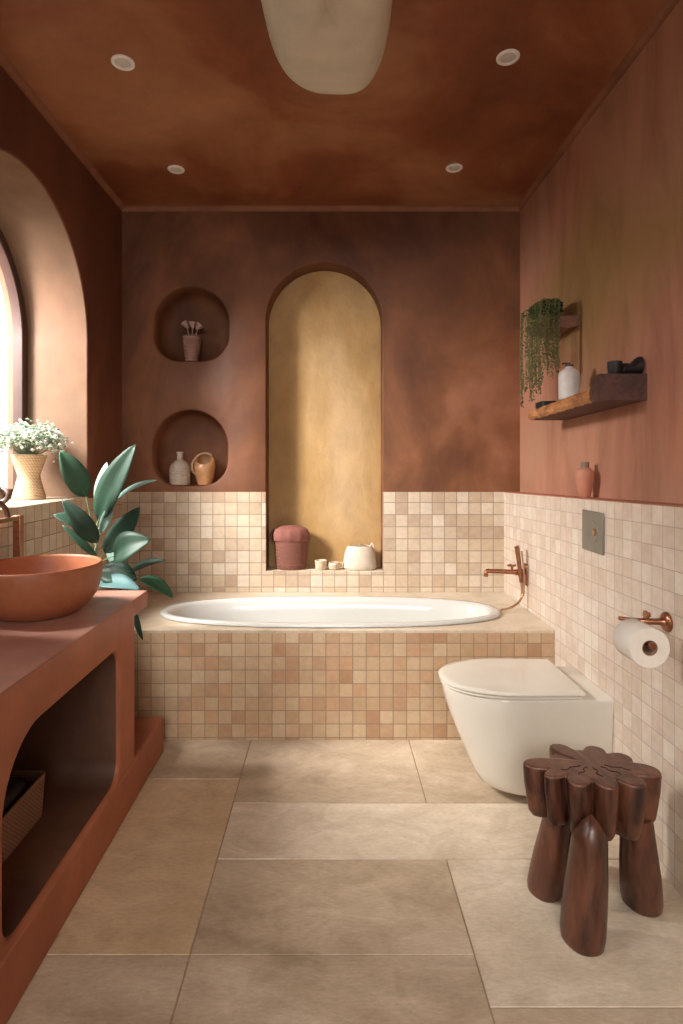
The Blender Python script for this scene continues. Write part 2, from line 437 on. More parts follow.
# ---- floor: large limestone slabs with narrow joints
bm = B()
slabs = [(-1.21, -.355, 2.287, 2.64, 1), (-.355, .355, 2.126, 2.64, 1), (.355, 1.02, 2.126, 2.64, 1),
         (-.355, 1.02, 1.826, 2.126, 0),
         (-1.21, -.355, 1.471, 2.287, 2), (-.355, .367, 1.471, 1.826, 1), (.367, 1.02, 1.330, 1.826, 0),
         (-1.21, -.355, .65, 1.471, 1), (-.355, .367, .90, 1.471, 1), (.367, 1.02, .72, 1.330, 1),
         (-.355, .367, .2, .90, 0), (-1.21, -.355, -.1, .65, 2), (.367, 1.02, -.1, .72, 2), (-.355, .367, -.6, .2, 1),
         (-1.21, -.355, -1.5, -.1, 0), (.367, 1.02, -1.5, -.1, 0), (-.355, .367, -1.5, -.6, 2)]
g = .0016
for x0, x1, y0, y1, mi in slabs:
    x0 += g; x1 -= g; y0 += g; y1 -= g; e = .0015
    lo = [bm.verts.new(p) for p in ((x0, y0, -.004), (x1, y0, -.004), (x1, y1, -.004), (x0, y1, -.004))]
    hi = [bm.verts.new(p) for p in ((x0+e, y0+e, 0), (x1-e, y0+e, 0), (x1-e, y1-e, 0), (x0+e, y1-e, 0))]
    f = bm.faces.new(hi); f.material_index = mi
    for i in range(4):
        j = (i+1) % 4; f = bm.faces.new((lo[i], lo[j], hi[j], hi[i])); f.material_index = mi
box(bm, XL-.03, XR+.2, YF-.03, YB+.26, -.06, -.0035, 3)
obj('floor', bm, FL, kind='structure', smooth=False)

# ---- windows
mglass, nt, b = new_mat('window glass')
tr = N(nt, 'ShaderNodeBsdfTransparent'); gl = N(nt, 'ShaderNodeBsdfGlossy'); gl.inputs['Roughness'].default_value = .02
fr = N(nt, 'ShaderNodeLayerWeight'); fz = math_(nt, 'ADD', math_(nt, 'MULTIPLY', math_(nt, 'POWER', fr.outputs['Facing'], 5.0), .9), .03); mx = N(nt, 'ShaderNodeMixShader')
L(nt, fz, mx.inputs[0]); L(nt, tr.outputs[0], mx.inputs[1]); L(nt, gl.outputs[0], mx.inputs[2])
L(nt, mx.outputs[0], nt.nodes['Material Output'].inputs[0])
def window(name, lp, pl=pl, dd=0):
    pl0 = pl
    def pl(u, v, d): return pl0(u, v, d+dd)
    bm = B()
    rings = []
    for off, d in ((.02, .302), (-.042, .302), (-.046, .306), (-.046, .350), (.02, .350), (.02, .302)):
        rings.append([pl(u, v, d) for u, v in (offset(lp, off) if off else lp)])
    loft(bm, rings, True, False, False)
    f = obj(name, bm, framewood, angle=40, kind='structure')
    bm = B(); rings = []
    for d in (.325, .331): rings.append([pl(u, v, d) for u, v in offset(lp, -.040)])
    loft(bm, rings)
    obj('window_pane', bm, mglass, f, smooth=False)
window('window_1', win)
window('added_window_left', added_win2)  # unseen window, added along the left wall to bring in more light
window('added_window_rear', added_win3, pf, -.14)  # unseen window, added behind the camera to light the fronts of things

# ------------------------------------------------------------------ bath surround, bath
bath_c = (0.0, 2.912)
def sup(a, b_, n, e=2.4):
    o = []
    for i in range(n):
        t = 2*PI*i/n; c, s = math.cos(t), math.sin(t)
        o.append((bath_c[0]+a*math.copysign(abs(c)**(2/e), c), bath_c[1]+b_*math.copysign(abs(s)**(2/e), s)))
    return o
t = thing('bath_surround', 'built-in tiled bath surround of small square beige and terracotta mosaic with stone top', 'bath surround', (0, YT, 0))
ZL = .495
bm = B()
def ps(u, v, d): return (u, v-YT, ZL-d)
vo, hv = holed_plane(bm, [(XL+.004, YT+.012), (XT-.002, YT+.012), (XT-.002, YB-.004), (XL+.004, YB-.004)], [sup(.82, .262, 72)], ps, 0)
prev = hv[0]; cur = [bm.verts.new((v.co.x, v.co.y, v.co.z-.03)) for v in prev]
for i in range(len(prev)):
    j = (i+1) % len(prev); bm.faces.new((prev[i], prev[j], cur[j], cur[i]))
x0, x1 = XL+.004, XT-.002
for q in ([(x0, 0, ZL-.002), (x1, 0, ZL-.002), (x1, .012, ZL), (x0, .012, ZL)], [(x0, 0, ZL-.014), (x1, 0, ZL-.014), (x1, 0, ZL-.002), (x0, 0, ZL-.002)]):
    bm.faces.new([bm.verts.new(p) for p in q])
obj('stone_top', bm, stone_ledge, t, smooth=False)
bm = B(); box(bm, x0, x1, 0, .02, .001, ZL-.0145)
obj('tiled_front', bm, tile_bath, t, smooth=False)
bm = B()
prof = [(.836, .272, .0005), (.846, .281, .004), (.846, .281, .012), (.840, .276, .019), (.815, .255, .019), (.803, .243, .014),
        (.79, .232, .0), (.77, .222, -.05), (.74, .21, -.20), (.69, .19, -.32), (.60, .14, -.37), (.3, .06, -.38)]
rings = []
for a, b_, z in prof: rings.append([(x-bath_c[0], y-bath_c[1], z) for x, y in sup(a, b_, 96)])
loft(bm, rings, True, False, True)
o = obj('bathtub', bm, enamel, angle=60)
tag(o, 'oval white drop-in bathtub set in the stone ledge', 'bathtub', loc=(bath_c[0], bath_c[1], ZL))

# ------------------------------------------------------------------ vanity
VX, VZ = -.720, .745
t = thing('bathroom_vanity', 'long terracotta plaster vanity with rounded open storage below a flat top', 'vanity', (-.96, 1.3, 0))
ox, oy = -.96, 1.3
bm = B()
y0, y1, ztop = .2, 2.135, VZ-.062
def pv(u, v, d): return (VX-d-ox, u-oy, v)
def rrect(a0, a1, b0, b1, r, n=8):
    pts = []
    for (cx, cy, s), rr in zip(((a0, b0, PI), (a1, b0, 1.5*PI), (a1, b1, 0), (a0, b1, .5*PI)), r):
        ccx = cx+rr if cx == a0 else cx-rr; ccy = cy+rr if cy == b0 else cy-rr
        for k in range(n+1):
            a = s+PI/2*k/n; pts.append((ccx+rr*math.cos(a), ccy+rr*math.sin(a)))
    return pts
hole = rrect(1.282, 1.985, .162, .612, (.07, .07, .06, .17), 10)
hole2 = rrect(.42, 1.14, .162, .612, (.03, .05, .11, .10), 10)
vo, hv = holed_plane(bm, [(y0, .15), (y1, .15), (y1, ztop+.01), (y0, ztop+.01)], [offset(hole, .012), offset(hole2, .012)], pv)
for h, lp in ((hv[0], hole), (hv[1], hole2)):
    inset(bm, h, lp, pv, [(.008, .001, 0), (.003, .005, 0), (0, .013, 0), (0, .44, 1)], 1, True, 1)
xb = XL+.003
q = [(VX, y1, .15), (xb, y1, .15), (xb, y1, ztop+.01), (VX, y1, ztop+.01)]
bm.faces.new([bm.verts.new((x-ox, y-oy, z)) for x, y, z in q])
q = [(VX, y0, .15), (xb, y0, .15), (xb, y0, ztop+.01), (VX, y0, ztop+.01)]
bm.faces.new([bm.verts.new((x-ox, y-oy, z)) for x, y, z in q])
obj('cabinet_body', bm, [PL['vanity'], mat_plaster('raw brown plaster with painted shade', [(.075, .032, .018), (.10, .045, .026), (.12, .055, .032), (.13, .06, .035)], 3)], t, angle=60)  # recess lining: raw brown plaster, darkened further to stand in for shade
bm = B(); R = []
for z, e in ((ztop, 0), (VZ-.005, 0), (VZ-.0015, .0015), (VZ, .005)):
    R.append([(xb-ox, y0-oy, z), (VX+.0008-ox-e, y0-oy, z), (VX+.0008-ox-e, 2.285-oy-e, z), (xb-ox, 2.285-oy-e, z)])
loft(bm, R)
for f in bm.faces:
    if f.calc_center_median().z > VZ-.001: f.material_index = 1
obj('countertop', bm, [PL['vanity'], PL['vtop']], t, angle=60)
bm = B(); box(bm, xb-ox, VX+.004-ox, y0-oy, 2.500-oy, .001, .156)
obj('plinth', bm, PL['vanity'], t, bevel=.010)

# basin
bm = B()
rx, ry, H = .196, .206, .165
prof = [(.35, 0), (.60, .001), (.655, .006), (.80, .030), (.92, .062), (.98, .100), (1.0, .135), (1.0, H-.008), (.99, H-.001), (.97, H), (.945, H-.001),
        (.93, H-.008), (.91, .12), (.86, .08), (.70, .045), (.3, .028), (.02, .026)]
lathe(bm, prof, 72, sx=rx, sy=ry)
tag(obj('vessel_basin', bm, terracotta, angle=70), 'round terracotta vessel basin standing on the vanity top', 'basin', loc=(-.974, 1.945, VZ+.0005))

# tap behind the basin
t = thing('basin_tap', 'square-section bronze basin tap rising behind the terracotta basin', 'tap', (-1.166, 2.17, VZ+.0005))
bm = B(); box(bm, -.014, .014, -.014, .014, 0, .306)
obj('tap_post', bm, bronze, t, bevel=.002)
bm = B(); box(bm, -.030, .030, -.024, .024, 0, .008)
obj('base_plate', bm, bronze, t, bevel=.002)
bm = B(); box(bm, -.012, .012, -.40, -.014, .288, .304); box(bm, -.012, .012, -.40, -.376, .25, .29)
obj('spout', bm, bronze2, t, bevel=.002)
bm = B(); tube(bm, spline([(0, -.07, .304), (.0, -.085, .335), (.0, -.12, .36), (.0, -.17, .368)]), [.009]*12+[.008]*13, 10)
obj('tap_lever', bm, darkwood, t)

# storage basket and towels
t = thing('storage_basket', 'low rectangular woven wicker basket inside the open vanity shelf', 'basket', (-1.0, 1.61, .1625))
bm = B()
def rr_ring(hx, hy, z, r=.02): return [(x, y, z) for x, y in rrect(-hx, hx, -hy, hy, (r,)*4, 4)]
loft(bm, [rr_ring(.110, .172, 0), rr_ring(.118, .182, .004), rr_ring(.124, .188, .122), rr_ring(.124, .188, .128), rr_ring(.116, .180, .128), rr_ring(.110, .172, .012)], True, True, True)
obj('basket_body', bm, mat_woven('dark wicker', (.10, .045, .022), (.36, .18, .095), 60), t)
bm = B()
P = rr_ring(.121, .185, .128); tube(bm, P+[P[0]], .006, 8)
obj('rim', bm, mat_woven('wicker rim', (.16, .075, .035), (.42, .22, .12), 120), t)
for i, (dx, dy, zz) in enumerate(((-.050, 0, .135), (.050, 0, .135), (-.005, 0, .215))):
    bm = B(); R = []
    for k in range(15):
        yy = -.15+.30*k/14; e = .049*(1-.25*max(0, abs(k-7)-5)/2)
        R.append([(e*math.cos(2*PI*j/20), yy, e*math.sin(2*PI*j/20)) for j in range(20)])
    loft(bm, R)
    tag(obj('rolled_towel', bm, black), ('black rolled towel at the back of the wicker basket in the vanity', 'black rolled towel at the front of the wicker basket in the vanity', 'black rolled towel on top of two others in the wicker basket')[i], 'towel', 'rolled towels in the vanity basket', (-1.0+dx*1.03, 1.61+dy, .1625+.095 if i < 2 else .1625+.19))

# ------------------------------------------------------------------ plants
def leaf(bm, base, tip, w, face=(0, -1, .3), curl=.08, fold=.25, n=14, shape=1.0):
    base = Vector(base); tip = Vector(tip); ax = tip-base; Ln = ax.length; ax.normalize()
    f = Vector(face); f = (f-ax*f.dot(ax)).normalized(); s = ax.cross(f).normalized()
    rows = []
    for i in range(n+1):
        t = i/n
        wd = w/2*(math.sin(PI*min(1, t**.8*1.0))**.75 if 0 < t < 1 else 0)*shape+.0006
        c = base+ax*(t*Ln)+f*(curl*Ln*(4*t*(1-t)))
        row = []
        for k in (-1, -.6, -.25, 0, .25, .6, 1):
            row.append(bm.verts.new(c+s*(k*wd)+f*(fold*wd*abs(k))))
        rows.append(row)
    for a, c in zip(rows[:-1], rows[1:]):
        for k in range(6):
            bm.faces.new((a[k], a[k+1], c[k+1], c[k]))
    # midrib
    pts = [base+ax*(i/n*Ln)+f*(curl*Ln*(4*(i/n)*(1-i/n))-.0008) for i in range(n+1)]
    return pts
F0 = 580.0
def world(px, py, Y): return Vector(((px-330)/F0*Y, Y, 1.25-(py-462)/F0*Y))   # measured position -> place in the room
PX, PY_, PZ = -.985, 2.425, .157
t = thing('rubber_plant', 'leafy green rubber plant standing between the vanity and the bath', 'plant', (PX, PY_, PZ))
base = Vector((PX, PY_, PZ))
bm = B(); lathe(bm, [(.065, 0), (.072, .003), (.082, .16), (.085, .18), (.078, .18), (.074, .155), (.02, .15)], 40)
obj('pot', bm, mat_simple('teal glazed pot', (.16, .30, .30), .3, nscale=20), t)
bm = B(); lathe(bm, [(.073, .158), (.04, .164), (.001, .166)], 24, cap0=True); obj('soil', bm, soil_m, t)
bm = B()
S = [(0, 0, .155), (-.004, 0, .40), (.002, 0, .62), (.006, 0, .72), (.018, -.005, .80)]
tube(bm, spline(S), .0065, 10)
obj('stem', bm, stem_m, t)
LV = [ # base px, tip px, width m, Y base, Y tip, material, facing
 ((86, 497), (60, 450), .082, 2.36, 2.30, leaf_mid, (.5, -1, .3), .10),
 ((98, 521), (136, 444), .105, 2.42, 2.36, leaf_dark, (-.3, -1, .2), .04),
 ((101, 512), (107, 462), .060, 2.47, 2.52, leaf_pale, (-.3, -1, .2), .04),
 ((113, 504), (157, 480), .040, 2.42, 2.38, leaf_pale, (0, -.6, 1), .08),
 ((101, 533), (114, 501), .036, 2.41, 2.40, leaf_pale, (.2, -1, .2), .05),
 ((104, 553), (140, 507), .082, 2.44, 2.42, leaf_dark, (-.4, -1, -.2), -.06),
 ((114, 556), (151, 540), .110, 2.40, 2.33, leaf_dark, (0, -.9, .5), .12),
 ((98, 543), (62, 499), .068, 2.38, 2.33, leaf_dark, (.2, -1, .4), .10),
 ((93, 531), (53, 515), .064, 2.40, 2.34, leaf_dark, (.1, -.7, .7), .10),
 ((97, 557), (62, 525), .026, 2.40, 2.36, leaf_mid, (.2, -1, .4), .10),
 ((128, 574), (166, 560), .045, 2.42, 2.40, leaf_dark, (0, -.6, 1), .08),
 ((100, 571), (137, 580), .100, 2.42, 2.40, leaf_dark, (0, -.8, .8), .08),
 ((96, 584), (140, 590), .078, 2.38, 2.34, leaf_teal, (0, -.5, 1), .10),
 ((140, 578), (173, 598), .060, 2.44, 2.44, leaf_mid, (0, -.5, 1), .10),
 ((136, 612), (143, 640), .026, 2.46, 2.47, leaf_mid, (-.4, -1, .3), .05),
 ((119, 566), (109, 540), .050, 2.50, 2.53, leaf_pale, (-.4, -1, .3), .05),
]
for (b_, e_, w, Y0, Y1, m, fc, cu) in LV:
    bb = world(*b_, Y0)-base; ee = world(*e_, Y1)-base
    bm = B(); mid = leaf(bm, bb, ee, w*1.15, fc, cu)
    lf = obj('leaf', bm, m, t, angle=180, solid=.0014)
    bm = B(); tube(bm, mid, [.0018-.0013*i/len(mid) for i in range(len(mid))], 6)
    # petiole to the stem
    zc = max(.18, min(.78, bb.z-.05)); pt = Vector((0, 0, zc))
    tube(bm, spline([pt, pt.lerp(bb, .5)+Vector((0, 0, .006)), bb], 4), .0026, 6)
    obj('midrib', bm, rib_m, lf)

# vase with blossom on the window sill
vx = world(29, 499, 2.70); VS = (vx.x, 2.70, ZT+.0015)
o = B(); lathe(o, [(.066, 0), (.072, .002), (.072, .010), (.050, .095), (.048, .11), (.055, .135), (.074, .190), (.078, .205), (.074, .207), (.069, .19), (.045, .12), (.02, .11)], 48)
tag(obj('woven_vase', o, mat_woven('pale wicker', (.45, .27, .13), (.78, .58, .38), 45)), 'hourglass-shaped pale woven vase on the window sill', 'vase', loc=VS)
t = thing('flower_bunch', 'bunch of tiny whitish green blossoms filling the woven vase', 'flowers', (VS[0], VS[1], ZT+.125))
random.seed(3)
bs, bl, bw = B(), B(), B()
def blob(bm, c, r, mi=0, e=1.0):
    vs = [bm.verts.new(Vector(c)+Vector(d)*r) for d in ((1, 0, 0), (-1, 0, 0), (0, 1, 0), (0, -1, 0), (0, 0, e), (0, 0, -e))]
    for a, c1, d in ((0, 2, 4), (2, 1, 4), (1, 3, 4), (3, 0, 4), (2, 0, 5), (1, 2, 5), (3, 1, 5), (0, 3, 5)):
        f = bm.faces.new((vs[a], vs[c1], vs[d])); f.material_index = mi
for i in range(120):
    a = random.uniform(0, 2*PI); rr = random.uniform(0, 1)**.6
    h = .118+.078*math.sqrt(max(0, 1-rr*rr))+random.uniform(-.03, .02)
    tip = Vector((math.cos(a)*rr*.155, math.sin(a)*rr*.13, h))
    if tip.x < -.14: tip.x = -.14
    tube(bs, spline([(math.cos(a)*.02, math.sin(a)*.02, .02), (math.cos(a)*rr*.05, math.sin(a)*rr*.05, .085), tip], 4), .0012, 5)
    for k in range(11):
        c = tip+Vector([random.gauss(0, .017) for _ in range(3)])
        if random.random() < .5: blob(bw, c, random.uniform(.006, .0105))
        else: blob(bl, c, random.uniform(.007, .013), 0, .5)
obj('stems', bs, stem_m, t, kind='stuff'); obj('leaves', bl, mat_leaf('eucalyptus green', (.16, .24, .16), (.32, .40, .28)), t, smooth=False, kind='stuff')
obj('blossoms', bw, mat_simple('white blossom', (.72, .74, .64), .7), t, smooth=False, kind='stuff')

# knotted ornament on the sill
bm = B(); pts = []
for i in range(97):
    a = 2*PI*i/96; r = .028+.011*math.cos(3*a)
    pts.append((r*math.cos(2*a)*1.0, .012*math.sin(3*a), .040+r*math.sin(2*a)*.95))
tube(bm, pts, .0105, 12)
c = world(2, 505, 2.115)
tag(obj('knot_ornament', bm, mat_wood('grey brown driftwood', (.10, .055, .04), (.30, .18, .13), 20)), 'small brown knotted ornament on the sill beside the woven vase', 'ornament', loc=(-1.262, 2.20, ZT+.0035))
# ------------------------------------------------------------------ niche objects
def ribbed(r, z0, z1, n, amp):
    out = []
    for i in range(n*4+1):
        tt = i/(n*4); z = z0+(z1-z0)*tt; out.append((r(tt)+amp*(.5-.5*math.cos(2*PI*i/4)), z))
    return out
# upper niche
c = world(192, 361, YB+.065)
bm = B(); lathe(bm, [(.001, 0)]+ribbed(lambda k: .036+.018*k, .001, .150, 11, .004)+[(.050, .153), (.046, .150), (.03, .06), (.001, .05)], 36)
tag(obj('ribbed_vase', bm, mat_simple('mauve brown clay', (.30, .16, .12), .6)), 'small ribbed brown vase in the upper round niche', 'vase', loc=(c.x, YB+.065, 1.8395))
t = thing('dried_flower_sprig', 'dried pale cup-shaped sprig standing in the ribbed vase', 'dried flowers', (c.x, YB+.065, 1.8395+.055))
sm = mat_simple('dried flower', (.36, .24, .19), .8)
bm = B()
for dx, h in ((-.030, .165), (.004, .16), (.036, .155)):
    tube(bm, spline([(0, 0, .002), (dx*.4, 0, .08), (dx, 0, h-.012)], 5), .0035, 8)
obj('stem', bm, sm, t)
for dx, h, rz in ((-.034, .165, -.6), (.004, .162, .05), (.038, .155, .7)):
    bm = B()
    lathe(bm, [(.004, -.022), (.012, -.010), (.020, .008), (.024, .020), (.020, .020), (.008, -.005), (.001, -.012)], 14, wob=lambda a, z: 1+.14*math.sin(5*a))
    bmesh.ops.rotate(bm, cent=(0, 0, 0), matrix=Matrix.Rotation(rz, 3, 'Y'), verts=bm.verts)
    bmesh.ops.translate(bm, vec=(dx, 0, h), verts=bm.verts)
    obj('seed_head', bm, sm, t)
# lower niche
c = world(180, 486, YB+.065)
pr = [(.001, 0), (.055, .001), (.060, .006)]+[(r, z) for r, z in ribbed(lambda k: .059+.001*math.sin(k*PI), .012, .098, 7, .0028)]+[(.058, .108), (.050, .125), (.032, .143), (.020, .150), (.018, .156), (.018, .185), (.022, .190), (.021, .196), (.014, .197), (.010, .17), (.001, .165)]
bm = B(); lathe(bm, pr, 44)
tag(obj('ceramic_bottle', bm, mat_simple('cream stoneware', (.52, .42, .33), .6, nscale=30, bstr=.1)), 'cream ribbed ceramic bottle with short neck in the lower round niche', 'bottle', loc=(c.x, YB+.065, 1.1135))
c = world(204, 486, YB+.065)
t = thing('handled_jug', 'tan glazed jug with a wide tilted mouth in the lower round niche', 'jug', (c.x+.004, YB+.07, 1.1135))
bm = B()
R = []
tl = .45
for r, z, tilt in ((.036, 0, 0), (.043, .003, 0), (.050, .03, 0), (.058, .07, .1), (.062, .105, .25), (.060, .135, .45), (.052, .152, .62), (.046, .152, .66), (.050, .130, .45), (.050, .100, .2), (.035, .03, 0), (.01, .02, 0)):
    R.append([(r*math.cos(a)-.05*tilt*0, r*math.sin(a)*.92, z+tilt*r*math.sin(a)*.9) for a in [2*PI*i/40 for i in range(40)]])
loft(bm, R)
obj('jug_body', bm, mat_simple('honey tan clay', (.50, .25, .11), .38, nscale=9, namp=.35), t)
bm = B(); tube(bm, spline([(-.050, 0, .06), (-.072, -.0, .085), (-.072, .0, .13), (-.045, .012, .172), (0, .02, .188), (.036, .02, .175)], 6), .008, 10)
obj('handle', bm, mat_simple('tan clay handle', (.50, .28, .15), .5), t)
# tall niche
NZ = .618
def inn(px, y=YB+.075): return (px-330)/F0*y
t = thing('lidded_basket', 'reddish brown woven basket with bulging cloth top in the tall niche', 'basket', (inn(291), YB+.072, NZ))
redw = mat_woven('red brown wicker', (.13, .04, .025), (.27, .10, .068), 45)
bm = B(); lathe(bm, [(.001, 0), (.082, .001), (.088, .01), (.091, .03), (.088, .032), (.094, .08), (.098, .150), (.098, .165), (.001, .165)], 44, sy=.70)
obj('basket_body', bm, redw, t)
bm = B(); lathe(bm, [(.096, .160), (.109, .170), (.112, .190), (.110, .212), (.098, .236), (.065, .252), (.001, .258)], 60, sy=.66, wob=lambda a, z: 1+.025*math.sin(6*a+20*z)+.02*math.sin(11*a))
obj('cloth_cover', bm, mat_simple('dusky red cloth', (.22, .075, .055), .8, nscale=14, namp=.25, bstr=.8), t)
bm = B(); tube(bm, spline([(-.108, -.02, .16), (-.118, -.02, .20), (-.095, -.025, .236), (-.06, -.045, .205), (0, -.062, .185), (.06, -.05, .188), (.108, -.02, .175)], 6), .006, 8)
obj('cord', bm, redw, t)
cup_m = mat_simple('cream speckled clay', (.60, .46, .33), .55, nscale=50)
bm = B(); lathe(bm, [(.001, 0), (.030, .001), (.033, .006), (.036, .052), (.034, .054), (.031, .050), (.028, .008), (.001, .007)], 32)
tag(obj('small_cup', bm, cup_m), 'small straight cream clay cup in the tall niche next to the red basket', 'cup', 'tiny clay cups in the tall niche', (inn(321), YB+.05, NZ))
bm = B(); lathe(bm, [(.001, 0), (.026, .001), (.032, .006), (.036, .030), (.030, .042), (.027, .040), (.030, .028), (.026, .008), (.001, .007)], 32)
tube(bm, spline([(.030, 0, .034), (.048, 0, .040), (.050, 0, .022), (.033, 0, .014)], 5), .004, 8)
tag(obj('small_cup', bm, cup_m), 'small rounded cream clay cup with an ear handle beside the white pot', 'cup', 'tiny clay cups in the tall niche', (inn(334), YB+.05, NZ))
t = thing('white_pot', 'squat cream white pot with rounded shoulders in the tall niche', 'pot', (inn(360), YB+.072, NZ))
wm = mat_simple('chalk white stoneware', (.66, .56, .44), .55, nscale=20, namp=.08, bstr=.1)
bm = B(); lathe(bm, [(.001, 0), (.092, .001), (.100, .010), (.099, .04), (.092, .09), (.080, .125), (.072, .135), (.066, .136), (.064, .130), (.001, .127)], 52, sy=.72)
obj('pot_body', bm, wm, t)
bm = B(); lathe(bm, [(.052, .128), (.056, .133), (.04, .139), (.012, .141), (.010, .146), (.001, .148)], 36, sy=.72)
obj('lid', bm, mat_simple('grey brown lid', (.34, .26, .19), .6), t)
bm = B(); tube(bm, spline([(.060, -.012, .125), (.068, -.012, .150), (.076, -.012, .148), (.080, -.012, .122)], 5), .005, 8)
obj('handle', bm, wm, t)

# ------------------------------------------------------------------ right wall shelves
t = thing('wooden_wall_shelf', 'long live-edge wooden shelf, the lower one on the right wall', 'shelf', (XR-.001, 2.35, 1.445))
bm = B(); R = []
random.seed(5)
n = 30
for i in range(n+1):
    y = 2.015+(2.715-2.015)*i/n; k = (y-2.015)/.7
    th = .052-.008*k; xi = .175
    if y < 2.10: th = .052+.040*min(1, (2.10-y)/.045)
    e = .006*math.sin(i*1.7)+.004*math.sin(i*3.1)
    zb = .020*(1-k)
    R.append([(-.0, y-2.35, zb), (-xi-e+.012, y-2.35, zb), (-xi-e*1.2, y-2.35, zb+.010), (-xi-e, y-2.35, zb+th*.6), (-xi-e*.5+.012, y-2.35, zb+th), (-.0, y-2.35, zb+th)])
loft(bm, R)
for f in bm.faces:
    c = f.calc_center_median()
    f.material_index = 1 if (c.x < -.155 and c.y > 2.09-2.35) else 0
obj('shelf_board', bm, [darkwood, edgewood], t, angle=35)
# things on that shelf
def ztop(y):
    k = (y-2.015)/.7; return 1.445+.020*(1-k)+(.052-.008*k)+.0008
t = thing('shelf_bottle', 'whitish ceramic bottle with dark cap on the live-edge shelf', 'bottle', (.992, 2.405, ztop(2.36)+.0005))
bm = B(); lathe(bm, [(.001, 0), (.036, .001), (.042, .006), (.043, .10), (.040, .116), (.026, .130), (.016, .134), (.015, .140), (.001, .140)], 40)
obj('bottle_body', bm, mat_simple('chalky grey white ceramic', (.62, .55, .50), .5, nscale=14), t)
bm = B(); lathe(bm, [(.016, .140), (.016, .150), (.001, .151)], 24); box(bm, -.028, .004, -.006, .006, .150, .157)
obj('cap', bm, darkwood, t)
bm = B(); R = [rr_ring(.04, .045, 0, .012), rr_ring(.044, .050, .004, .012), rr_ring(.046, .052, .030, .012), rr_ring(.041, .047, .030, .012), rr_ring(.038, .044, .008, .012)]
loft(bm, R); tag(obj('soap_dish', bm, black), 'low black dish on the far end of the live-edge shelf', 'dish', loc=(1.0, 2.655, ztop(2.6)))
bm = B(); lathe(bm, [(.001, 0), (.019, .001), (.022, .006), (.025, .046), (.023, .047), (.020, .010), (.001, .008)], 32)
tag(obj('black_cup', bm, black), 'short black cup on the near end of the live-edge shelf', 'cup', loc=(1.005, 2.048, 1.5575))
bm = B(); R = []
for i in range(15):
    a = i/14; x = -.040+.080*a
    hz = .030+.034*a+.006*math.sin(a*9)
    R.append([(x, .036*math.cos(2*PI*j/16)*(1 if .02 < a < .98 else .6), max(0, hz/2+hz/2*math.sin(2*PI*j/16))) for j in range(16)])
loft(bm, R)
tag(obj('folded_cloth', bm, black), 'black crumpled cloth by the wall behind the black cup', 'cloth', loc=(1.061, 2.056, 1.5575))

t = thing('small_wall_shelf', 'small dark wooden shelf high on the right wall above the bottle', 'shelf', (XR-.001, 2.66, 1.84))
bm = B(); R = []
for i in range(9):
    y = 2.555+(.24)*i/8
    R.append([(-.0, y-2.66, .012), (-.06, y-2.66, .0), (-.13, y-2.66, .014), (-.160, y-2.66, .036), (-.162, y-2.66, .056), (-.0, y-2.66, .056)])
loft(bm, R); obj('shelf_board', bm, [mat_wood('red brown shelf wood', (.10, .035, .02), (.26, .11, .06), 12, .5, (1, .3, 1))], t, angle=50)
# trailing plant
t = thing('trailing_plant', 'potted trailing string-of-pearls plant hanging from the small upper shelf', 'plant', (1.005, 2.655, 1.8975))
bm = B(); lathe(bm, [(.001, 0), (.035, .001), (.045, .006), (.052, .055), (.048, .056), (.044, .045), (.001, .044)], 32); obj('pot', bm, darkwood, t)
random.seed(11)
bm = B()
for i in range(560):
    d = Vector([random.gauss(0, 1) for _ in range(3)]).normalized()*random.uniform(.6, 1)
    c = Vector((d.x*.07-.012, d.y*.115+.01, .050+d.z*.040))
    blob(bm, c, random.uniform(.006, .011), 0, .6)
obj('leaf_mound', bm, mat_leaf('deep green small leaves', (.008, .022, .012), (.02, .05, .025)), t, smooth=False, kind='stuff')
gm = mat_leaf('olive green pearls', (.075, .095, .03), (.20, .21, .075))
for i in range(54):
    q = (i+.5)/54
    sx, sy = (-.068-random.uniform(.0, .022), -.11+.235*random.random()) if q < .62 else (-.005-random.uniform(0, .095), -.122-random.uniform(0, .015))
    ln = random.uniform(.22, .37)*(1 if q < .62 else .75); 
    if sy > .08: ln = min(ln+.03, .38)
    bm = B()
    pts = spline([(-.02, sy*.45, .06), (sx*.75, sy*.8, .072), (sx, sy, .04), (sx-.004, sy+random.uniform(-.008, .008), -ln*.5), (sx+random.uniform(-.008, .008), sy, -ln)], 7)
    tube(bm, pts, .0009, 4)
    for j, p in enumerate(pts[13:]):
        for m_ in range(2):
            blob(bm, p+Vector((random.uniform(-.005, .005), random.uniform(-.005, .005), random.uniform(-.008, .008))), random.uniform(.0032, .0052))
    obj('strand', bm, gm, t, smooth=True, angle=180)

# terracotta vase on the ledge
t = thing('terracotta_vase', 'small terracotta vase with grey neck standing on the tile ledge', 'vase', (1.052, 2.395, zl(2.417)+.0006))
bm = B(); lathe(bm, [(.001, 0), (.019, .001), (.022, .005), (.030, .045), (.036, .085), (.0365, .100), (.032, .114), (.020, .122), (.018, .124), (.001, .124)], 40)
obj('vase_body', bm, mat_simple('salmon terracotta', (.50, .20, .12), .6, nscale=8), t)
bm = B(); lathe(bm, [(.016, .1235), (.0165, .126), (.016, .142), (.018, .146), (.014, .147), (.012, .13), (.001, .128)], 28); obj('neck', bm, mat_simple('grey brown neck', (.26, .18, .13), .6), t)

